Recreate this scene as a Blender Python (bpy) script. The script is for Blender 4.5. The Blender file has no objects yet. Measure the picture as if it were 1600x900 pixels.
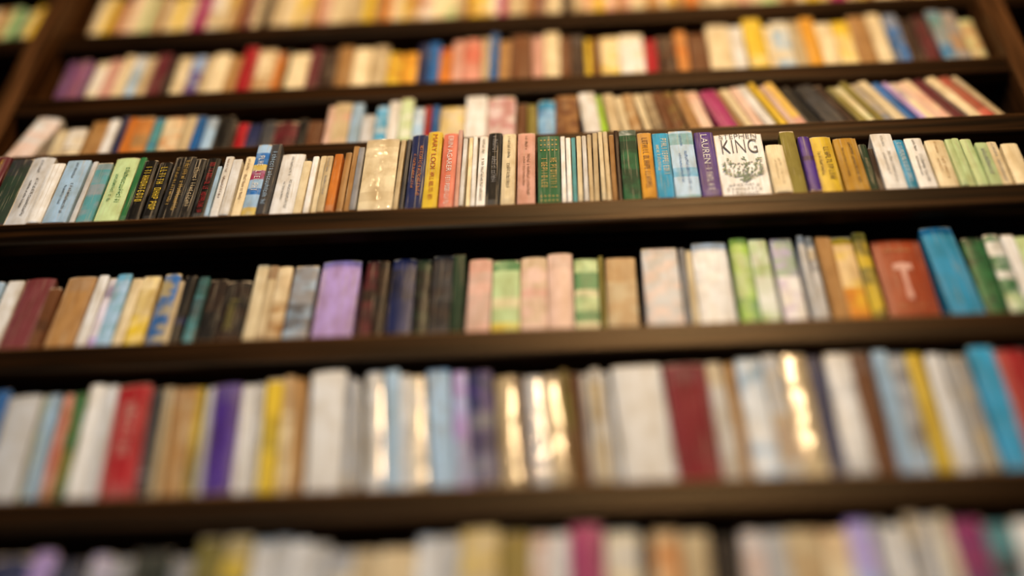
import bpy, math, random
from mathutils import Vector, Matrix
SC = bpy.context.scene
COL = SC.collection
RND = random.Random(7)
# ------------------------------------------------------------------ camera model
F = 2264.0
ZC = 1.25
up_c = Vector((41, 1883, -F)).normalized()
rt = Vector((1, .0378, .0495)); rt = (rt - up_c * rt.dot(up_c)).normalized()
fw = up_c.cross(rt)
M = Matrix(((rt.x, fw.x, up_c.x), (rt.y, fw.y, up_c.y), (rt.z, fw.z, up_c.z)))   # world -> camera
CAM = Vector((0, 0, ZC))
def unproj(px, py, Y):
    d = M.transposed() @ Vector((px - 800, 450 - py, -F))
    return CAM + d * (Y / d.y)
def z_for(X, Y, py):
    k = 450 - py
    a = M @ Vector((X, Y, 0)); b = M @ Vector((0, 0, 1))
    return ZC + (-k * a.z - F * a.y) / (F * b.y + k * b.z)
cd = bpy.data.cameras.new('camera'); cam = bpy.data.objects.new('camera', cd); COL.objects.link(cam)
cam.matrix_world = Matrix.Translation(CAM) @ M.transposed().to_4x4()
cd.sensor_width = 36; cd.sensor_fit = 'HORIZONTAL'; cd.lens = F * 36 / 1600
cd.dof.use_dof = True
cd.dof.focus_distance = -(M @ (unproj(850, 235, 1.254) - CAM)).z
cd.dof.aperture_fstop = .48
cd.clip_start = .05
SC.camera = cam
# ------------------------------------------------------------------ colours
PAL = {'W': ('white', 'eae9e6'), 'C': ('cream', 'e8d8b4'), 'B': ('beige', 'c9b692'), 'T': ('tan', 'ae8654'),
 'K': ('black', '1b1918'), 'D': ('dark brown', '3b271b'), 'N': ('navy', '1d2b5c'), 'U': ('blue', '2a6db0'),
 'P': ('pale blue', 'a8c6e0'), 'S': ('bright blue', '389fcb'), 'G': ('green', '34794a'), 'L': ('pale green', 'bed29e'),
 'E': ('dark green', '27402c'), 'O': ('orange', 'd08034'), 'Y': ('yellow', 'dfc03c'), 'R': ('red', 'a8202b'),
 'M': ('maroon', '6a2530'), 'V': ('purple', '4c2e88'), 'H': ('lilac', 'b8a0d8'), 'A': ('grey', '939498'),
 'X': ('dark grey', '434346'), 'J': ('magenta', 'a82c70'), 'F': ('pink', 'dcaa9a'), 'Q': ('olive', '877d3c'),
 'Z': ('brown', '70482a'), '3': ('pale grey', 'cbcccd'), '4': ('amber', 'dfa538'), '5': ('teal', '5d9aa0'),
 '6': ('rust red', 'a0421a'), '7': ('salmon', 'd07a66'), '8': ('lime', '9fc63c'), '9': ('dark red', '8a1c2c'),
 '0': ('deep green', '2f6844'), '1': ('grey purple', '4a4650'), '2': ('gold', 'c9a75a'), 'p': ('pale pink', 'e6c6b6'),
 'v': ('plum', '6e4670'), 'j': ('mauve', 'a56a8c'), 'e': ('grey green', '7d9076'), 'm': ('dusty maroon', '86464b'), 's': ('mustard', 'c99d38')}
def lin(c): return c / 12.92 if c <= .04045 else ((c + .055) / 1.055) ** 2.4
def rgb(code):
    h = PAL[code][1]
    return tuple(lin(int(h[i:i + 2], 16) / 255) for i in (0, 2, 4))
# ------------------------------------------------------------------ materials
def newmat(name):
    m = bpy.data.materials.new(name); m.use_nodes = True
    nt = m.node_tree; bs = nt.nodes['Principled BSDF']
    return m, nt, bs
def N(nt, t, **kw):
    n = nt.nodes.new(t)
    for k, v in kw.items(): setattr(n, k, v)
    return n
def cover_mat(name, rough, wear, coat=0):
    m, nt, bs = newmat(name); L = nt.links.new
    at = N(nt, 'ShaderNodeAttribute', attribute_name='Col'); al = N(nt, 'ShaderNodeAttribute', attribute_name='Alt')
    tc = N(nt, 'ShaderNodeTexCoord'); oi = N(nt, 'ShaderNodeObjectInfo')
    ad = N(nt, 'ShaderNodeVectorMath', operation='ADD'); cb = N(nt, 'ShaderNodeCombineXYZ')
    mu = N(nt, 'ShaderNodeMath', operation='MULTIPLY'); mu.inputs[1].default_value = 40
    L(oi.outputs['Random'], mu.inputs[0])
    for i in range(3): L(mu.outputs[0], cb.inputs[i])
    L(tc.outputs['Object'], ad.inputs[0]); L(cb.outputs[0], ad.inputs[1])
    # printed picture: soft patches of the second colour
    n0 = N(nt, 'ShaderNodeTexNoise'); n0.inputs['Scale'].default_value = 44; n0.inputs['Detail'].default_value = 6
    L(ad.outputs[0], n0.inputs['Vector'])
    r0 = N(nt, 'ShaderNodeValToRGB'); r0.color_ramp.elements[0].position = .44; r0.color_ramp.elements[1].position = .62
    L(n0.outputs['Fac'], r0.inputs['Fac'])
    mf = N(nt, 'ShaderNodeMath', operation='MULTIPLY'); L(r0.outputs['Color'], mf.inputs[0]); L(al.outputs['Alpha'], mf.inputs[1])
    m0 = N(nt, 'ShaderNodeMixRGB'); L(mf.outputs[0], m0.inputs['Fac']); L(at.outputs['Color'], m0.inputs['Color1']); L(al.outputs['Color'], m0.inputs['Color2'])
    # handling dirt, running up and down the spine
    mq = N(nt, 'ShaderNodeMapping'); mq.inputs['Scale'].default_value = (1.6, 1.6, .5); L(ad.outputs[0], mq.inputs['Vector'])
    n1 = N(nt, 'ShaderNodeTexNoise'); n1.inputs['Scale'].default_value = 40; n1.inputs['Detail'].default_value = 8
    L(mq.outputs[0], n1.inputs['Vector'])
    r1 = N(nt, 'ShaderNodeValToRGB'); r1.color_ramp.elements[0].position = .3; r1.color_ramp.elements[1].position = .6
    r1.color_ramp.elements[0].color = (.66, .58, .47, 1); r1.color_ramp.elements[1].color = (1, 1, 1, 1)
    L(n1.outputs['Fac'], r1.inputs['Fac'])
    mx = N(nt, 'ShaderNodeMixRGB', blend_type='MULTIPLY'); mx.inputs['Fac'].default_value = .7
    L(m0.outputs[0], mx.inputs['Color1']); L(r1.outputs['Color'], mx.inputs['Color2'])
    # reading creases: thin pale lines along the spine
    mp = N(nt, 'ShaderNodeMapping'); mp.inputs['Scale'].default_value = (560, 60, 11)
    L(ad.outputs[0], mp.inputs['Vector'])
    n2 = N(nt, 'ShaderNodeTexNoise'); n2.inputs['Scale'].default_value = 1; n2.inputs['Detail'].default_value = 3
    L(mp.outputs[0], n2.inputs['Vector'])
    r2 = N(nt, 'ShaderNodeValToRGB'); r2.color_ramp.elements[0].position = .58; r2.color_ramp.elements[1].position = .66
    r2.color_ramp.elements[0].color = (0, 0, 0, 1); r2.color_ramp.elements[1].color = (wear, wear, wear, 1)
    L(n2.outputs['Fac'], r2.inputs['Fac'])
    m2 = N(nt, 'ShaderNodeMixRGB'); m2.inputs['Color2'].default_value = (.44, .36, .25, 1)
    L(r2.outputs['Color'], m2.inputs['Fac']); L(mx.outputs[0], m2.inputs['Color1'])
    L(m2.outputs[0], bs.inputs['Base Color'])
    bp = N(nt, 'ShaderNodeBump'); bp.inputs['Strength'].default_value = .4; bp.inputs['Distance'].default_value = .0014
    L(n1.outputs['Fac'], bp.inputs['Height']); L(bp.outputs[0], bs.inputs['Normal'])
    if coat:
        n3 = N(nt, 'ShaderNodeTexNoise'); n3.inputs['Scale'].default_value = 22; n3.inputs['Detail'].default_value = 2
        L(ad.outputs[0], n3.inputs['Vector'])
        b2 = N(nt, 'ShaderNodeBump'); b2.inputs['Strength'].default_value = .7; b2.inputs['Distance'].default_value = .005
        L(n3.outputs['Fac'], b2.inputs['Height']); L(b2.outputs[0], bs.inputs['Coat Normal'])
    bs.inputs['Roughness'].default_value = rough; bs.inputs['Specular IOR Level'].default_value = .25
    bs.inputs['Coat Weight'].default_value = coat; bs.inputs['Coat Roughness'].default_value = .075
    return m
MATS = {'matte': cover_mat('worn_matte_cover', .68, .5), 'satin': cover_mat('satin_cover', .48, .35),
        'gloss': cover_mat('glossy_laminated_cover', .5, .12, 1), 'worn_or_lit': cover_mat('cracked_cover', .58, 1.0)}
def page_mat():
    m, nt, bs = newmat('yellowed_pages'); L = nt.links.new
    tc = N(nt, 'ShaderNodeTexCoord'); mp = N(nt, 'ShaderNodeMapping'); mp.inputs['Scale'].default_value = (3000, 8, 8)
    L(tc.outputs['Object'], mp.inputs['Vector'])
    n = N(nt, 'ShaderNodeTexNoise'); n.inputs['Scale'].default_value = 1; L(mp.outputs[0], n.inputs['Vector'])
    r = N(nt, 'ShaderNodeValToRGB'); r.color_ramp.elements[0].color = (.42, .31, .17, 1); r.color_ramp.elements[1].color = (.72, .6, .42, 1)
    L(n.outputs['Fac'], r.inputs['Fac']); L(r.outputs['Color'], bs.inputs['Base Color']); bs.inputs['Roughness'].default_value = .9
    return m
PAGE = page_mat()
INK = {}
def ink(code):
    if code not in INK:
        m, nt, bs = newmat(PAL[code][0].replace(' ', '_') + '_print')
        n = N(nt, 'ShaderNodeTexNoise'); n.inputs['Scale'].default_value = 300
        mx = N(nt, 'ShaderNodeMixRGB', blend_type='MULTIPLY'); mx.inputs['Fac'].default_value = .35
        mx.inputs['Color1'].default_value = rgb(code) + (1,)
        nt.links.new(n.outputs['Fac'], mx.inputs['Color2']); nt.links.new(mx.outputs[0], bs.inputs['Base Color'])
        bs.inputs['Roughness'].default_value = .6
        INK[code] = m
    return INK[code]
def wood_mat(name, c0, c1, rough, axis, worn_or_lit=(.15, .07, .022)):
    m, nt, bs = newmat(name); L = nt.links.new
    tc = N(nt, 'ShaderNodeTexCoord'); mp = N(nt, 'ShaderNodeMapping')
    s = [90, 90, 90]; s[axis] = 3.2; mp.inputs['Scale'].default_value = s
    L(tc.outputs['Object'], mp.inputs['Vector'])
    n = N(nt, 'ShaderNodeTexNoise'); n.inputs['Scale'].default_value = 1; n.inputs['Detail'].default_value = 8
    L(mp.outputs[0], n.inputs['Vector'])
    r = N(nt, 'ShaderNodeValToRGB'); r.color_ramp.elements[0].position = .4; r.color_ramp.elements[1].position = .66
    r.color_ramp.elements[0].color = c0 + (1,); r.color_ramp.elements[1].color = c1 + (1,)
    L(n.outputs['Fac'], r.inputs['Fac'])
    # edge highlight painted into the colour: upward-facing wood turns paler and warmer
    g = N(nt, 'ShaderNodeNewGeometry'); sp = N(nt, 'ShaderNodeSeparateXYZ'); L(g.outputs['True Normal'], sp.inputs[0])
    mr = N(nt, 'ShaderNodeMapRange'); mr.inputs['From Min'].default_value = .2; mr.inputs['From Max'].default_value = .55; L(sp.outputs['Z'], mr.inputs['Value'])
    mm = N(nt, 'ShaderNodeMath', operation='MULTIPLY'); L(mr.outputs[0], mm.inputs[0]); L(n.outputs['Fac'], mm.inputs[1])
    mx = N(nt, 'ShaderNodeMixRGB'); L(mm.outputs[0], mx.inputs['Fac']); L(r.outputs['Color'], mx.inputs['Color1']); mx.inputs['Color2'].default_value = worn_or_lit + (1,)
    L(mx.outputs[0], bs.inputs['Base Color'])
    bp = N(nt, 'ShaderNodeBump'); bp.inputs['Strength'].default_value = .3; bp.inputs['Distance'].default_value = .004
    L(n.outputs['Fac'], bp.inputs['Height']); L(bp.outputs[0], bs.inputs['Normal'])
    bs.inputs['Roughness'].default_value = rough; bs.inputs['Specular IOR Level'].default_value = .16
    bs.inputs['Specular Tint'].default_value = (1, .75, .48, 1)
    return m
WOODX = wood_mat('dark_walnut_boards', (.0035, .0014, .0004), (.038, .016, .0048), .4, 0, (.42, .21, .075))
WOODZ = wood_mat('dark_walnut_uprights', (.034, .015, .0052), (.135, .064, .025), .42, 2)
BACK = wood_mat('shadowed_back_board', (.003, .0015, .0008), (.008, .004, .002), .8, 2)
# ------------------------------------------------------------------ mesh helpers
def link(name, verts, faces, mat, parent=None, smooth=False):
    me = bpy.data.meshes.new(name); me.from_pydata(verts, [], faces); me.update()
    o = bpy.data.objects.new(name, me); COL.objects.link(o)
    if mat: me.materials.append(mat)
    if parent: o.parent = parent
    if smooth:
        for p in me.polygons: p.use_smooth = True
        me.set_sharp_from_angle(angle=math.radians(24))
    return o
def prism_x(prof, x0, x1):
    n = len(prof)
    v = [(x0, y, z) for y, z in prof] + [(x1, y, z) for y, z in prof]
    f = [(i, (i + 1) % n, n + (i + 1) % n, n + i) for i in range(n)]
    return v, f + [tuple(range(n))[::-1], tuple(range(n, 2 * n))]
# ------------------------------------------------------------------ books
def cover_geo(w, h, D, colfn, rings, rnd, bulge):
    """paper cover wrapped round the page block: rounded spine in front, two boards going back"""
    c = min(.0018, w * .16); t = .0007
    us = [-1, -.72, -.4, -.12, .12, .4, .72, 1]
    P = [(-w / 2, D), (-w / 2, D * .5), (-w / 2, c * 1.3)]
    for u in us:
        x = u * (w / 2 - c * .35); P.append((x, bulge * u * u + (c * .25 if abs(u) == 1 else 0)))
    P += [(w / 2, c * 1.3), (w / 2, D * .5), (w / 2, D)]
    n = len(P)
    Q = [(x * (w - 2 * t) / w, max(y, 0) + (t if 2 < i < n - 3 else 0)) for i, (x, y) in enumerate(P)]
    Q = [(x, max(y, c * .8)) for x, y in Q]
    V = []; Fc = []; C = []
    m = len(rings)
    tl = rnd.uniform(-.0016, .0016)
    for k, z in enumerate(rings):
        e = rnd.uniform(.0003, .0016) if k in (0, m - 1) else 0
        dx = rnd.uniform(-.00015, .00015); dy = rnd.uniform(0, .0006)
        V += [(x * (1 - e / w) + dx, y + ((e + dy) if 2 < i < n - 3 else 0), z + (tl * x / w if k == m - 1 else 0)) for i, (x, y) in enumerate(P)]
    base = len(V)
    for k in (0, m - 1): V += [(x, y, rings[k]) for x, y in Q]
    for k in range(m - 1):
        tm = (rings[k] + rings[k + 1]) / 2 / h
        for i in range(n - 1):
            Fc.append((k * n + i, k * n + i + 1, (k + 1) * n + i + 1, (k + 1) * n + i))
            C.append(colfn((P[i][0] + P[i + 1][0]) / w, tm))
    for i in range(n - 1):   # inner face and the two rims
        Fc.append((base + i, base + n + i, base + n + i + 1, base + i + 1)); C.append((.6, .5, .36))
        Fc.append((i, base + i, base + i + 1, i + 1)); C.append(colfn(0, .01))
        o = (m - 1) * n
        Fc.append((o + i, o + i + 1, base + n + i + 1, base + n + i)); C.append(colfn(0, .99))
    return V, Fc, C
def set_col(me, cols, alts):
    for nm, arr in (('Col', cols), ('Alt', alts)):
        a = me.color_attributes.new(nm, 'FLOAT_COLOR', 'CORNER')
        buf = []
        for p in me.polygons:
            c = arr[p.index]
            for _ in range(p.loop_total): buf += [c[0], c[1], c[2], c[3] if len(c) > 3 else 1]
        a.data.foreach_set('color', buf)
def page_geo(w, h, D):
    w2 = w / 2 - .0008; y0 = .003; y1 = D - .0015; z0 = .0008; z1 = h - .0024
    prof = [(-w2, y0), (w2, y0), (w2, y1), (w2 * .5, y1 - .0012), (-w2 * .5, y1 - .0012), (-w2, y1)]
    n = len(prof)
    v = [(x, y, z0) for x, y in prof] + [(x, y, z1) for x, y in prof]
    f = [(i, (i + 1) % n, n + (i + 1) % n, n + i) for i in range(n)] + [tuple(range(n))[::-1], tuple(range(n, 2 * n))]
    return v, f
GL = [[(0, 0, .16, 1), (.5, 0, .66, .7), (.16, .55, .6, .7)], [(0, 0, .16, .72), (.46, 0, .62, 1)], [(.1, 0, .26, 1)],
      [(0, 0, .15, .7), (.15, 0, .6, .14), (.5, 0, .65, .7)], [(0, 0, .15, .7), (.15, .56, .6, .7), (.15, .0, .6, .13)],
      [(0, 0, .14, .7), (.3, 0, .44, .66), (.6, 0, .74, .7)], [(0, .3, .6, .44), (.24, 0, .4, 1)]]
GB = [[(0, 0, .15, 1), (.5, 0, .65, 1), (.15, .44, .5, .56)], [(0, 0, .15, 1), (.15, .87, .6, 1), (.15, .44, .54, .56), (.15, 0, .6, .13)],
      [(.22, 0, .38, 1), (0, .87, .6, 1)], [(0, 0, .15, 1), (.15, .87, .5, 1), (.5, .35, .65, 1), (.15, .35, .5, .47)],
      [(.05, 0, .2, 1)], [(0, 0, .15, 1), (.5, 0, .65, 1), (.15, 0, .5, .13), (.15, .87, .5, 1)], [(0, 0, .15, 1), (.15, 0, .6, .13)]]
def stroke_geo(xc, H, ztop, zbot, rnd, V, Fc, y=-.0005, G=GL, cond=.8):
    """one line of illegible lettering running down the spine"""
    z = ztop
    while z - H * cond > zbot:
        if rnd.random() < .12: z -= H * .4; continue
        for a, b, c, d in rnd.choice(G):
            i = len(V)
            for q, r in ((a, b), (c, b), (c, d), (a, d)):
                V.append((xc - H / 2 + r * H, y, z - q * H * cond))
            Fc.append((i, i + 1, i + 2, i + 3))
        z -= H * cond * .98
def stroke_flat(zc, H, x0, x1, rnd, V, Fc, y=-.0005):
    """the same lettering set level across a wide spine"""
    x = x0
    while x + H * .7 < x1:
        for a, b, c, d in rnd.choice(GL):
            i = len(V)
            for q, r in ((a, b), (c, b), (c, d), (a, d)): V.append((x + q * H * .8, y, zc + r * H))
            Fc.append((i, i + 1, i + 2, i + 3))
        x += H * .8
def font_geo(txt, length, height, xc, ztop, y=-.0005, level=False, thin=0):
    cu = bpy.data.curves.new('t', 'FONT'); cu.body = txt; cu.offset = thin
    ob = bpy.data.objects.new('t', cu); COL.objects.link(ob)
    me = bpy.data.meshes.new_from_object(ob)
    vs = [v.co.copy() for v in me.vertices]; fs = [tuple(p.vertices) for p in me.polygons]
    bpy.data.objects.remove(ob); bpy.data.meshes.remove(me)
    x0 = min(v.x for v in vs); x1 = max(v.x for v in vs); y0 = min(v.y for v in vs); y1 = max(v.y for v in vs)
    if level:
        return [(xc - length / 2 + (v.x - x0) / (x1 - x0) * length, y, ztop - height + (v.y - y0) / (y1 - y0) * height) for v in vs], fs
    return [(xc - height / 2 + (v.y - y0) / (y1 - y0) * height, y, ztop - (v.x - x0) / (x1 - x0) * length) for v in vs], fs
def parse(tok):
    p = tok.split(':')
    o = {'x': float(p[0]), 'top': float(p[1]), 'c': p[2]}
    for q in p[3:]:
        if q[0] == 't': o['t'] = q[1]
        elif q[0] == 'b': o['b'] = q[1:]
        elif q[0] == 's': o['s'] = q[1:]
        elif q[0] == 'l': o['l'] = float(q[1:])
        elif q == 'g': o['g'] = 1
        elif q == 'w': o['w'] = 1
        elif q[0] == 'x': o['x_txt'] = q[1:].replace('_', ' ')
        elif q == 'K': o['K'] = 1
        elif q == 'o': o['o'] = 1
        elif q[0] == 'q': o['q'] = q[1]
    return o
def mixc(a, b, f): return tuple(p * (1 - f) + q * f for p, q in zip(a, b))
def colour_fn(b, rnd):
    base = rgb(b['c'])
    j = rnd.uniform(.78, 1.03) if 'K' not in b else 1.06; base = tuple(min(.9, c * j) for c in base)
    if 's' in b:
        cs = [rgb(k) for k in b['s']]
        cuts = [0]
        while cuts[-1] < 1: cuts.append(cuts[-1] + rnd.uniform(.08, .2))
        def fn(u, t): return mixc(cs[sum(t > q for q in cuts) % len(cs)], base, .2) if abs(u) < .99 else base
        return fn, rgb(b['s'][-1]) + (.4,)
    if 'b' in b:
        cs = [rgb(k) for k in b['b']]
        cuts = sorted([rnd.uniform(.06, .94) for _ in range(rnd.randint(3, 5))])
        zc = [base if rnd.random() < .5 else mixc(base, rnd.choice(cs), .62) for _ in range(7)]
        def fn(u, t):
            if abs(u) > .985: return base
            return zc[sum(t > q for q in cuts)]
        return fn, rnd.choice(cs) + (.55 if len(b['b']) < 4 else .85,)
    band = rnd.random()
    alt = tuple(c * .8 + .06 for c in base)
    z0 = rnd.uniform(.05, .14)
    edge = tuple(c * .9 + .03 for c in base)
    dirt = tuple(c * q for c, q in zip(base, (.84, .79, .7)))
    def fn(u, t):
        if .8 < abs(u) < .97: return edge
        if band < .25 and t < z0: return alt
        if band > .85 and t > .82: return alt
        return base
    return fn, dirt + (.4 if 'K' not in b else 0,)
def book_mesh(b, w, h, D, rnd):
    n = 24
    rings = [h * k / n for k in range(n + 1)] if ('b' in b or 's' in b) else [0, h * .015, h * .1, h * .3, h * .55, h * .82, h * .985, h]
    fn, alt = colour_fn(b, rnd)
    V, Fc, C = cover_geo(w, h, D, fn, rings, rnd, min(.0022, w * rnd.uniform(.01, .07)))
    return V, Fc, C, [alt] * len(Fc)
LIGHTC = 'WCBTPL3FHYO4S78ps'
def edge_at(p0, p1, z):
    f = (z - p0[1]) / (p1[1] - p0[1]); return p0[0] + f * (p1[0] - p0[0])
def corners(X0, zs, w, h, a):
    Z0 = zs + w / 2 * abs(math.sin(a))
    f = lambda cx, cz: (X0 + cx * math.cos(a) + cz * math.sin(a), Z0 - cx * math.sin(a) + cz * math.cos(a))
    return f(-w / 2, 0), f(w / 2, 0), f(-w / 2, h), f(w / 2, h)
def need(prs, lf):
    best = -9
    for pr in prs[-4:]:
        z0 = max(pr[0][1], lf[0][1]); z1 = min(pr[1][1], lf[1][1])
        for k in range(9):
            z = z0 + (z1 - z0) * k / 8
            best = max(best, edge_at(*pr, z) - edge_at(*lf, z))
    return best + .0009
XL = unproj(20, 110, 1.30).x
XR = unproj(1612, 110, 1.30).x
UP = .040
def layout(row):
    """turn the notes of one row into upright books standing on the board"""
    d, y800, sl, sb = row['d'], row['y'], row['sl'], row['sb']
    zs = row['z']; zmax = row['zmax']
    out = []
    prevx = None; x0 = row.get('xmin', XL) + .004; prs = [((x0, zs - 1), (x0, zs + 1))]
    for tok in row['books'].split():
        if tok.startswith('@'): prevx = float(tok[1:]); continue
        b = parse(tok)
        if b['c'] == '-': prevx = b['x']; continue
        s = sb + RND.uniform(-.0015, .010)
        Y = d + s
        yb = lambda px: row.get('ref', y800) + sl * (px - 800)
        xa = unproj(prevx, yb(prevx), d + sb).x; xb = unproj(b['x'], yb(b['x']), d + sb).x
        prevx = b['x']
        ln = row['lean'](b['x']) if 'lean' in row else 0
        a = math.radians(b.get('l', ln + RND.uniform(-.4, .4)))
        w = (xb - xa - .0004) * math.cos(a)
        ztop = min(z_for((xa + xb) / 2, Y, b['top'] + RND.uniform(-4, 3)), zmax)
        h = max(.10, (ztop - zs) / math.cos(a) - w / 2 * abs(math.sin(a)))
        X0 = xa + w / 2 * math.cos(a)
        c = corners(X0, zs, w, h, a)
        sh = need(prs, (c[0], c[2]))
        if sh > 0:
            w = max(.0065, w - sh * math.cos(a)); X0 = xa + sh + w / 2 * math.cos(a)
            c = corners(X0, zs, w, h, a)
            X0 += max(0, need(prs, (c[0], c[2]))); c = corners(X0, zs, w, h, a)
        if max(c[1][0], c[3][0]) > row.get('xmax', XR) - .005: continue
        prs.append((c[1], c[3]))
        out.append((b, X0, Y, zs + w / 2 * abs(math.sin(a)) + .0002, w, h, a))
    return out
def build_book(rec, row):
    b, X0, Y, Z, w, h, a = rec
    rnd = random.Random(int(X0 * 10000) + row['id'] * 77)
    D = rnd.uniform(.108, .125)
    root = bpy.data.objects.new('book', None); COL.objects.link(root); root.empty_display_size = .02
    root.location = (X0, Y, Z); root.rotation_euler = (0, a, 0)
    V, Fc, C, A = book_mesh(b, w, h, D, rnd)
    kind = 'gloss' if 'g' in b else 'worn_or_lit' if 'w' in b else ('satin' if rnd.random() < .4 else 'matte')
    cov = link('cover', V, Fc, MATS[kind], root, True); set_col(cov.data, C, A)
    pv, pf = page_geo(w, h, D); link('page_block', pv, pf, PAGE, root)
    def letters(name, V, Fc, code):
        if len(Fc) > 16: link(name, V, Fc, ink(code), cov)
    tcode = b.get('t')
    if not tcode and row['txt'] and w > .011 and 'b' not in b and 's' not in b and 'K' not in b and 'x_txt' not in b and rnd.random() < .6:
        tcode = rnd.choice('XAAZ') if b['c'] in LIGHTC else rnd.choice('CYBC')
    if 'K' in b:
        v, f = font_geo('STEPHEN', w * .78, h * .075, 0, h * .985, level=True, thin=-.010); link('author_lettering', v, f, ink('1'), cov)
        v, f = font_geo('KING', w * .74, h * .21, 0, h * .895, level=True, thin=-.014); link('author_lettering', v, f, ink('1'), cov)
        for part, cnt, code in ((0, 170, 'e'), (1, 50, 'A')):
            V = []; Fc = []
            for k in range(cnt):      # a sprig: thin stems with small leaves
                st = k % 5; q0 = rnd.random(); an = math.radians((-44, -20, 4, 24, 46)[st] + part * 9); L_ = h * .38 * q0
                cx = max(-.36 * w, min(.36 * w, L_ * math.sin(an) + rnd.uniform(-.004, .004) + w * .02)); cz = h * .25 + L_ * math.cos(an)
                la = math.pi / 2 - an + rnd.choice((-.8, .8)); l = w * rnd.uniform(.03, .05); q = l * .4; i = len(V)
                ca, sa = math.cos(la), math.sin(la)
                for p, s_ in ((-l * .2, 0), (l * .3, q), (l, q * .8), (l * 1.6, 0), (l, -q * .8), (l * .3, -q)):
                    V.append((cx + p * ca - s_ * sa, -.0005 - k * .000004 - part * .0002, cz + p * sa + s_ * ca))
                Fc.append(tuple(range(i, i + 6)))
            link('printed_plant', V, Fc, ink(code), cov)
        V = []; Fc = []
        for zz, q in ((.19, .34), (.13, .38), (.07, .3)): stroke_flat(h * zz, h * .042, -w * q, w * q, rnd, V, Fc)
        letters('title_lettering', V, Fc, '1')
    elif 'x_txt' in b:
        v, f = font_geo(b['x_txt'], h * .46, w * .34, 0, h * .95, thin=-.01); link('author_lettering', v, f, ink(tcode), cov)
        V = []; Fc = []; stroke_geo(0, w * .3, h * .44, h * .06, rnd, V, Fc, G=GB); letters('title_lettering', V, Fc, tcode)
    elif 'o' in b:      # gold ornament panel: two lines of blocks and small lozenges
        V = []; Fc = []
        for xo in (.2, -.2): stroke_geo(w * xo, w * .26, h * .66, h * .2, rnd, V, Fc, G=GB)
        for z in (.78, .86, .93, .06, .12):
            for k in range(5):
                cx = (k - 2) * w * .17; q = w * .055; i = len(V)
                V += [(cx - q, -.0005, z * h), (cx, -.0005, z * h - q), (cx + q, -.0005, z * h), (cx, -.0005, z * h + q)]; Fc.append((i, i + 1, i + 2, i + 3))
        letters('title_lettering', V, Fc, tcode)
    elif 'q' in b:      # a small pale T-shaped mark on the wide spine, a faint line of print under it
        pts = [(-.05, .34), (.05, .34), (.06, .40), (.04, .48), (.05, .60), (.07, .66), (.17, .66), (.19, .64), (.19, .72), (.0, .74), (-.19, .72), (-.19, .64), (-.17, .66), (-.07, .66), (-.05, .60), (-.04, .48), (-.06, .40)]
        link('printed_mark', [(x * w, -.0005, z * h) for x, z in pts], [tuple(range(len(pts)))], ink(b['q']), cov)
        V = []; Fc = []
        for zz in (.86, .25): stroke_flat(h * zz, h * .04, -w * .3, w * .3, rnd, V, Fc)
        letters('title_lettering', V, Fc, 'T')
    elif tcode:
        V = []; Fc = []
        if row['txt']:
            bold = 't' in b and b['c'] not in 'W3PCF'
            hi = rnd.uniform(.56, .7)
            if bold:
                top, bot = rnd.uniform(.82, .95), rnd.uniform(.08, .3)
                H = min(rnd.uniform(.006, .0088), w * .42) if tcode != 'Y' else min(.010, w * .5); G = rnd.choice((GL, GB)) if tcode != 'Y' else GB
                if w > .024:
                    stroke_geo(w * .17, H, h * top, h * bot, rnd, V, Fc, G=G); stroke_geo(-w * .2, H * .7, h * (top - .1), h * (bot + .1), rnd, V, Fc)
                else: stroke_geo(0, H, h * top, h * bot, rnd, V, Fc, G=G, cond=rnd.uniform(.6, .95))
            elif w > .022:
                stroke_geo(w * .13, .0052, h * hi, h * .12, rnd, V, Fc); stroke_geo(-w * .12, .004, h * (hi - .03), h * .25, rnd, V, Fc)
            else: stroke_geo(0, min(.0058, w * .33), h * hi, h * rnd.uniform(.1, .3), rnd, V, Fc)
            letters('title_lettering', V, Fc, tcode)
            if not bold:
                V = []; Fc = []; stroke_geo(0, min(.0045, w * .3), h * .95, h * (hi + .06), rnd, V, Fc)
                letters('author_lettering', V, Fc, tcode)
        else:
            stroke_geo(0, w * .42, h * .82, h * .25, rnd, V, Fc)
            letters('title_lettering', V, Fc, tcode)
    return root
# ------------------------------------------------------------------ the rows, left to right (end x, top y, colour ...)
R2 = '''@80 98:98:v 114:96:j 127:96:v 150:94:C:bWCF 172:92:F 188:90:C 204:88:P:bWP 222:88:B 246:85:M 258:88:K 282:88:C 304:86:V:bUPv 318:88:B
346:86:C 366:86:T 388:74:R:g 418:78:C:bCT 434:80:O 441:80:E 474:80:C 494:78:M 519:78:D 545:73:T 574:72:C 600:71:B 624:80:Y:bYR 648:80:4 665:72:N 684:70:U
705:76:O:bRO 722:66:F 750:64:7:bF7 763:62:B 778:54:U 796:60:T 832:58:Z 850:58:F 876:54:C 892:60:Z 915:56:D 926:60:Y 940:62:Z 970:56:C:bCY 1010:52:W:bWC 1030:60:R 1060:60:D:bDZ
1080:52:O:bOT 1112:54:Z 1150:40:C 1172:38:W 1205:32:Y:bYC 1218:40:C 1248:34:P:bPC 1266:36:B 1290:26:4 1318:38:C 1346:32:Y:bYC 1378:26:T 1402:24:C 1426:20:U:bUA 1452:28:D 1476:26:M:bMD 1500:20:5:bAU 1524:18:A:bAT 1548:28:B:bLT'''
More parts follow.
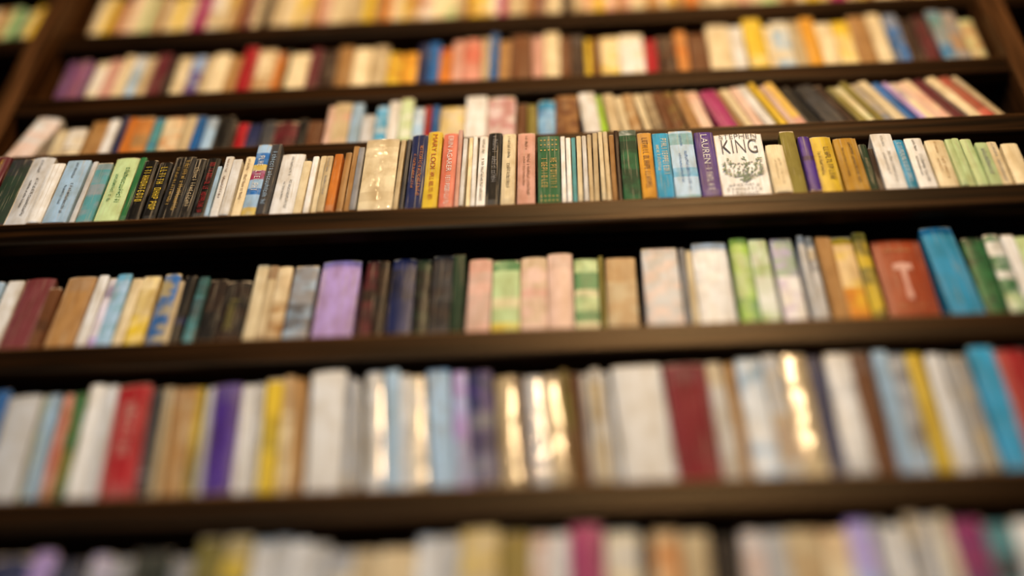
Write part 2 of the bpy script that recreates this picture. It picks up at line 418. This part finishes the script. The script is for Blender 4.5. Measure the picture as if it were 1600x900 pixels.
R3 = '''@-52 34:163:W:bWpp:l13 74:206:-:0 92:204:C 122:203:B:bCW 150:190:T 166:187:W 181:183:N 199:184:O 226:181:T:bTO 241:183:5:bU5 272:183:C:bOC 291:184:B 308:183:U 326:184:P:bPA 352:183:K
361:190:D 379:192:R 400:192:N 421:191:X 459:188:M:bDM 476:187:K 501:192:Z 513:163:p 541:160:B:bFB 560:158:P 580:180:3 600:164:S:bPW 619:158:W 641:155:L:bLW
660:168:P:bPW 671:167:R 683:168:U 724:164:C:bYC 760:154:W 805:154:W:bWR 822:160:Z 840:160:Q 868:160:S:bPU 905:150:Z:bTZ 944:143:W:l-4 955:146:8:l-4 976:146:B:l-5 992:147:C:l-6 1010:146:T:bTB:l-6 1028:148:C:l-8
1046:146:D:bDB:l-8 1066:144:Z:l-9 1084:143:Z:bZQ:l-9 1106:145:T:l-10 1128:144:p:bFB:l-10 1170:142:J:l-14 1182:140:T:l-15 1199:137:C:l-16 1215:136:p:l-16 1236:131:W:l-17 1252:130:Y:l-18 1264:130:p:l-18 1280:130:F:bYW:l-18 1312:133:K:l-20 1345:133:X:bKX:l-20
1365:132:D:l-21 1380:131:Q:l-21 1394:130:C:bLC:l-21 1407:129:Q:l-21 1420:129:A:bBA:l-21 1440:128:C:l-21 1456:128:U:l-21 1471:127:H:l-22 1486:127:C:bCV:l-22 1503:125:p:l-22 1520:124:F:bCF:l-22 1542:120:M:l-22 1566:115:C:bCB:l-23 1590:113:7:bZR:l-23 1604:112:B:l-23'''
R4 = '''@-58 -34:242:M 2:246:X:bXE 40:248:3:tX 66:256:W 105:250:P:tX 115:251:3 143:252:5:bA5 182:246:L:tG 195:244:G 218:252:K:tY 240:252:K:tY 275:246:K:w:t2 295:246:K:w:tB 318:250:K:tR 326:258:P 341:248:W 358:247:W 374:246:C
398:226:U:sUYPUPRYUP:tW 416:227:X:tP 455:244:W 470:248:C 482:246:W 493:243:C 506:240:B 521:240:O 533:240:T 545:232:T 556:230:A 612:218:C:g:bBC 621:222:B 629:220:X
657:208:N:tO 682:206:Y:tR:xMARY_LODI 707:203:7:tW:xERIN_AGARER 716:206:F 724:218:W 733:217:C 741:213:W 757:211:W:tX 780:204:K:tA 804:212:C:tX 807:212:-:0 836:206:F:tZ 840:216:-:0 877:216:0:t2:o 886:213:W 895:213:W 903:214:5 912:213:C 920:214:W
928:212:B 938:208:B 947:209:C 957:207:B 966:208:T 974:204:D 1004:204:0:bKEEW 1028:204:4:tZ 1056:207:S:tC 1098:206:P:sP5PPSP:tU 1130:207:V:tW:xLAUREN 1210:206:W:K 1240:224:C:tB 1266:204:Q:bYQ 1286:210:V:bDV
1322:210:Y:tD 1362:218:s:tD 1376:222:E 1386:230:D 1422:212:W:tA 1440:215:S:tW 1470:218:W:tX 1502:217:C:tT 1516:217:L 1530:218:L 1550:218:L 1571:222:L:tA 1590:223:C 1618:222:C'''
R5 = '''@-66 -36:440:P -8:440:W 42:437:m 64:450:Z:bDZ 112:430:T 130:432:W 147:432:H:bAW 172:426:P:bS5P 190:435:C 222:432:Y:bYBC 250:430:U:bUY 262:436:B 282:434:K:bKN 300:430:5:bXE 330:434:K:bKD 374:436:K:bKDQ:tQ 395:412:C 412:416:B:bZB 438:418:T:bCB 478:418:A:bAPX
483:418:- 548:408:H 555:408:- 577:408:D:bKM 597:409:K:bKD 600:408:- 640:405:N:bKNX 665:406:K:bKE 700:403:X:bKD 723:395:E 727:400:- 765:402:p:bFp 812:404:L:sLGYLCL 856:400:p:bFB 898:399:p 938:404:L:sGLCGLCG 946:402:Q 1000:400:B:bTB 1012:400:-
1072:388:3:bpA3 1083:390:A 1095:388:C 1154:380:W:bW3 1160:380:- 1190:370:L:b8LG 1222:372:L:bWL 1228:370:- 1265:376:W:bHGW 1274:380:- 1286:364:3 1300:366:A:bB3 1330:370:T:bOTZ 1365:372:4:bOCY 1388:362:Q:bY 1394:370:- 1475:374:6:qF 1488:370:- 1542:356:S:tP:l-2 1545:370:- 1580:370:G:bGEGW 1608:368:0:sGWGLGW 1630:366:W:bGW 1660:366:L 1690:366:C'''
R6 = '''@-62 -36:612:U 22:615:3 38:618:L:bA 58:612:P 73:616:7:bTF 96:615:G:bEQ 122:603:W 148:604:3 152:603:- 208:602:R:tF 230:606:X:bAX 247:605:B 262:607:T 285:605:T:bBT 300:606:Q:bY 313:607:3 360:600:V 380:598:W 398:600:3 428:588:Y:bYQ 450:585:C:bTC 470:588:T 475:590:- 534:580:W 548:590:A:bAB 560:592:3 570:590:-
600:578:W:g 626:580:P 645:582:3:bW 668:585:W:bC:g 672:585:- 712:577:P:bAP 738:580:H:bPA 780:580:N:bVAX 785:580:- 822:585:B:g 832:590:Z 862:585:3:g 892:586:B:g 908:580:Q:bZ 925:580:Z 940:582:3:bBA 958:578:B:bC3 972:580:3 975:570:- 1060:570:W 1132:568:9 1162:565:B:b3
1181:565:T 1226:560:P:bW3 1258:553:3:bBT 1300:554:B:g:bBC 1325:556:N 1370:550:3:bW 1372:548:- 1408:545:Z 1436:548:P 1465:549:A:bP3 1498:548:Y 1524:550:W:b3 1540:551:3 1566:553:B:bA 1572:550:- 1616:543:S 1620:543:- 1680:543:R'''
R7 = '''@-30 38:872:X:bND 75:865:H 130:875:N:bKX 165:870:3:bHA 200:872:A 262:860:E:bKX 298:868:A 340:840:Q:bYK 385:838:Q:bYB 416:840:W:b3 448:842:3 480:842:W:b3 512:846:3 550:862:3:bCA 588:862:B 648:856:T:bC 684:840:W:b3 718:841:3 780:825:B:bTY 830:832:T:bQ 860:834:p:bW 888:835:W 945:814:J 1000:830:3:bCA 1020:836:D 1065:828:T:bOC 1110:830:B
1118:840:- 1160:842:K:bD 1196:832:p:bA3 1230:834:3 1290:830:B:bT 1330:828:C:bO 1370:815:H:bP 1395:818:3:bA 1420:818:W 1446:802:A:bB 1470:803:3 1496:806:3:bC 1546:810:J:bVv 1592:816:X:bX5 1640:812:W:b3'''
R1L = '@-60 -46:20:T -34:20:B -18:20:C 0:18:T 14:16:L 28:14:G 40:14:C 52:12:Y 64:12:7 76:10:B'
R1R = '@1594 1612:-20:T 1630:-20:C 1648:-20:B'
rows = [
 dict(id=11, d=1.39, y=20, sl=-.040, sb=.014, txt=0, books=R1L, ph='shelf beyond the left upright', xmin=XL - UP - .7, xmax=XL - UP),
 dict(id=12, d=1.39, y=20, sl=-.040, sb=.014, txt=0, books=R1R, ph='shelf beyond the right upright', xmin=XR + UP, xmax=XR + UP + .7),
 dict(id=2, d=1.36, y=119, sl=-.045, sb=.018, txt=0, books=R2, ph='second shelf down'),
 dict(id=3, d=1.31, y=208, sl=-.042, sb=.044, txt=0, books=R3, ph='third shelf down'),
 dict(id=4, d=1.25, y=315, sl=-.036, sb=.003, txt=1, books=R4, ph='sharply focused shelf'),
 dict(id=5, d=1.25, y=511, sl=-.034, sb=.028, txt=0, books=R5, ph='fifth shelf down'),
 dict(id=6, d=1.25, y=753, sl=-.031, sb=.004, txt=0, books=R6, ph='sixth shelf down', lean=lambda x: -4.5 * min(1, max(0, (1350 - x) / 550))),
 dict(id=7, d=1.25, y=1040, sl=-.031, sb=.006, txt=0, books=R7, ph='blurred bottom shelf', ref=880)]
for r in rows: r['z'] = unproj(800, r['y'], r['d']).z
zs = {r['id']: r['z'] for r in rows if r['id'] < 10}; zs[1] = rows[0]['z']; zs[0] = zs[1] + .29
for r in rows: r['zmax'] = (zs[0] if r['id'] > 10 else zs[r['id'] - 1]) - .062
for r in rows:
    r['recs'] = layout(r); r['objs'] = [build_book(rec, r) for rec in r['recs']]
# ------------------------------------------------------------------ labels
ORD = ['first', 'second', 'third', 'fourth', 'fifth', 'sixth', 'seventh', 'eighth', 'ninth', 'tenth', 'eleventh', 'twelfth', 'thirteenth', 'fourteenth', 'fifteenth',
       'sixteenth', 'seventeenth', 'eighteenth', 'nineteenth', 'twentieth', 'twenty-first', 'twenty-second', 'twenty-third', 'twenty-fourth', 'twenty-fifth']
def cname(b): return PAL[b['c']][0]
def art(s): return ('an ' if s[0] in 'aeiou' else 'a ') + s
for r in rows:
    recs = r['recs']; n = len(recs)
    names = [cname(q[0]) for q in recs]
    base = []
    for q in recs:
        b, w = q[0], q[4]
        th = 'thin ' if w < .0145 else 'thick ' if w > .04 else ''
        ft = ''
        if 'K' in b: ft = ' with dark lettering and printed plant'
        elif 'q' in b: ft = ' with pale printed mark'
        elif 's' in b: ft = ' with ' + PAL[[k for k in b['s'] if k != b['c']][0]][0] + ' bands'
        elif 'b' in b and len(set(b['b'] + b['c'])) > 2: ft = ' with patterned spine'
        elif 'w' in b: ft = ' with cracked spine'
        elif b.get('t'): ft = ' with ' + PAL[b['t']][0] + ' lettering'
        base.append(th + cname(b) + ' book' + ft)
    plain_ = [s.split(' with ')[0] for s in base]
    lab = [None] * n
    on = ' on the ' + r['ph']
    for i in range(n):
        if base.count(base[i]) == 1 and (names.count(names[i]) == 1 or base[i] != names[i] + ' book'): lab[i] = base[i] + on
    nb = []
    for i in range(n):
        if i == 0: s = ' at the left end beside ' + art(names[1]) + ' one'
        elif i == n - 1: s = ' at the right end beside ' + art(names[-2]) + ' one'
        elif names[i - 1] == names[i + 1]: s = ' between two ' + names[i - 1] + ' books'
        else: s = ' between ' + names[i - 1] + ' and ' + names[i + 1] + ' books'
        nb.append(s)
    pool0 = [names[i] + nb[i] for i in range(n)]
    for i in range(n):
        if lab[i] or pool0.count(pool0[i]) > 1: continue
        for st in (base[i], plain_[i], names[i] + ' book'):
            c = st + nb[i] + on
            if len(c.split()) <= 16: lab[i] = c; break
    for i in range(n):
        if lab[i]: continue
        for k in (1, -1, 2, -2, 3, -3, 4, -4):
            j = i - k
            if 0 <= j < n and names.count(names[j]) == 1:
                side = 'right' if k > 0 else 'left'
                pos = 'just' if abs(k) == 1 else ORD[abs(k) - 1]
                c = plain_[i] + ', ' + pos + ' ' + side + ' of the ' + names[j] + ' one' + on
                if len(c.split()) <= 16: lab[i] = c; break
    for i in range(n):
        if lab[i]: continue
        same = [j for j in range(n) if names[j] == names[i]]
        k = same.index(i)
        if k < len(same) / 2: lab[i] = ORD[k] + ' ' + names[i] + ' book from the left' + on
        else: lab[i] = ORD[len(same) - 1 - k] + ' ' + names[i] + ' book from the right' + on
    for o, l in zip(r['objs'], lab):
        o['label'] = l; o['category'] = 'book'; o['group'] = 'books on the ' + r['ph']
# ------------------------------------------------------------------ topmost row: the rest of the books, one object
V, Fc, C, A = [], [], [], []
def rest(x0, x1, Y, zsh, codes, hmin, hmax):
    rnd = random.Random(5); x = x0; i = 0
    while x < x1:
        w = rnd.uniform(.011, .030)
        if x + w > x1: break
        b = {'c': codes[i % len(codes)] if rnd.random() < .75 else rnd.choice('CCBTYWFZ')}; i += 1
        if rnd.random() < .3: b['b'] = rnd.choice(['WC', 'TC', 'YC', 'BZ'])
        v, f, c, al = book_mesh(b, w, rnd.uniform(hmin, hmax), .115, rnd)
        o = len(V); yy = Y + rnd.uniform(0, .008)
        V.extend((p[0] + x + w / 2, p[1] + yy, p[2] + zsh) for p in v); Fc.extend(tuple(q + o for q in t) for t in f); C.extend(c); A.extend(al)
        pv, pf = page_geo(w, hmin, .115); o = len(V)
        V.extend((p[0] + x + w / 2, p[1] + yy, p[2] + zsh) for p in pv); Fc.extend(tuple(q + o for q in t) for t in pf)
        C.extend([(.6, .48, .3)] * len(pf)); A.extend([(0, 0, 0, 0)] * len(pf))
        x += w + .0006
rest(XL + .03, XR - .008, 1.404, zs[1] + .0003, 'CYTFCLBTCYCJBCTMCDBCYCTFCCBYTO', .165, .19)
o = link('paperback_books', V, Fc, MATS['satin'], None, True); set_col(o.data, C, A)
o['kind'] = 'stuff'; o['label'] = 'blurred cream and yellow paperbacks on the topmost shelf, cut off by the frame'; o['category'] = 'books'
# ------------------------------------------------------------------ bookcase
bc = bpy.data.objects.new('bookcase', None); COL.objects.link(bc); bc.location = ((XL + XR) / 2, 1.4, 0)
bc['label'] = 'tall dark walnut bookcase whose shelves hold all the rows of books'; bc['category'] = 'bookcase'
bx0 = bc.location.x
def bpart(name, v, f, mat):
    o = link(name, [(x - bx0, y - 1.4, z) for x, y, z in v], f, mat, bc)
    md = o.modifiers.new('edge', 'BEVEL'); md.width = .0015; md.segments = 2; md.limit_method = 'ANGLE'
    return o
YB = 1.60; ZT = zs[0] + .34
def shelf_prof(d, z):
    return [(d + .008, z), (d + .003, z - .002), (d, z - .008), (d, z - .050), (d + .003, z - .055), (d + .006, z - .056),
            (d + .022, z - .056), (d + .022, z - .024), (YB, z - .024), (YB, z)]
s4 = zs[4] + .001; s3 = zs[3] + .001
xs_up = [XL - UP - .75, XL - UP, XR, XR + UP + .70]
dep = {0: 1.39, 1: 1.39, 2: 1.36, 3: 1.31, 4: 1.25, 5: 1.25, 6: 1.25, 7: 1.25}
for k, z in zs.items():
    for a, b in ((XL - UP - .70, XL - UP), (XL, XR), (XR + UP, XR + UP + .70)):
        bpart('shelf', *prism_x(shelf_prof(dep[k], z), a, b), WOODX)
for x in xs_up:
    prof = [(1.247, .09), (1.247, s4), (1.307, s4 + .004), (1.307, s3), (1.352, s3 + .004), (1.352, ZT), (YB, ZT), (YB, .09)]
    bpart('upright', *prism_x(prof, x, x + UP), WOODZ)
x0, x1 = xs_up[0], xs_up[-1] + UP
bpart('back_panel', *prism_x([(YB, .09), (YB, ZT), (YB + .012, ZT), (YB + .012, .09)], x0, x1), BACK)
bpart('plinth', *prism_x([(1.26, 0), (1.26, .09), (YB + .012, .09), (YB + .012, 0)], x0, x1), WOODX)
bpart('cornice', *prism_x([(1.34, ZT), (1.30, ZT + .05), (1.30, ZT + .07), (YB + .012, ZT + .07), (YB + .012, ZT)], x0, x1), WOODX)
# ------------------------------------------------------------------ room
def plain(name, c, rough, sc=12):
    m, nt, bs = newmat(name)
    n = N(nt, 'ShaderNodeTexNoise'); n.inputs['Scale'].default_value = sc; n.inputs['Detail'].default_value = 6
    r = N(nt, 'ShaderNodeValToRGB'); r.color_ramp.elements[0].color = tuple(q * .8 for q in c) + (1,); r.color_ramp.elements[1].color = c + (1,)
    nt.links.new(n.outputs['Fac'], r.inputs['Fac']); nt.links.new(r.outputs['Color'], bs.inputs['Base Color']); bs.inputs['Roughness'].default_value = rough
    return m
def slab(name, a, b, mat):
    v = [(x, y, z) for z in (a[2], b[2]) for x, y in ((a[0], a[1]), (b[0], a[1]), (b[0], b[1]), (a[0], b[1]))]
    o = link(name, v, [(3, 2, 1, 0), (4, 5, 6, 7), (0, 1, 5, 4), (1, 2, 6, 5), (2, 3, 7, 6), (3, 0, 4, 7)], mat); o['kind'] = 'structure'
slab('floor', (-5, -5, -.1), (5, YB + .2, 0), plain('oiled_floor', (.10, .06, .03), .45))
slab('wall_back', (-5, YB + .02, 0), (5, YB + .2, 5.6), plain('aged_plaster', (.42, .33, .22), .8))
# ------------------------------------------------------------------ light
def area(name, loc, tgt, size, e, col):
    l = bpy.data.lights.new(name, 'AREA'); l.energy = e; l.color = col; l.size = size; l.shape = 'DISK'
    o = bpy.data.objects.new(name, l); COL.objects.link(o); o.location = loc
    o.rotation_euler = (Vector(tgt) - Vector(loc)).to_track_quat('-Z', 'Y').to_euler()
area('ceiling_glow', (.3, -.6, ZC + 3.45), unproj(800, 80, 1.3), .6, 60, (1, .70, .39))
area('window_light', (-.8, -2.2, ZC + 1.5), (0, 1.25, ZC + 1.3), 1.0, 64, (.86, .93, 1))
def bulb(px, py, e):
    P = unproj(px, py, 1.255); v = P - CAM; t = 1.9
    l = bpy.data.lights.new('bulb', 'POINT'); l.energy = e; l.color = (1, .68, .38); l.shadow_soft_size = .045
    o = bpy.data.objects.new('bulb', l); COL.objects.link(o); o.location = P + Vector((v.x, -v.y, v.z)) * t
bulb(845, 712, 13); bulb(1268, 605, 11); bulb(612, 745, 6); bulb(592, 256, 6)
w = bpy.data.worlds.new('World'); SC.world = w; w.use_nodes = True
w.node_tree.nodes['Background'].inputs[0].default_value = (1, .82, .6, 1); w.node_tree.nodes['Background'].inputs[1].default_value = .012
SC.view_settings.view_transform = 'Standard'
SC.view_settings.look = 'Medium High Contrast'
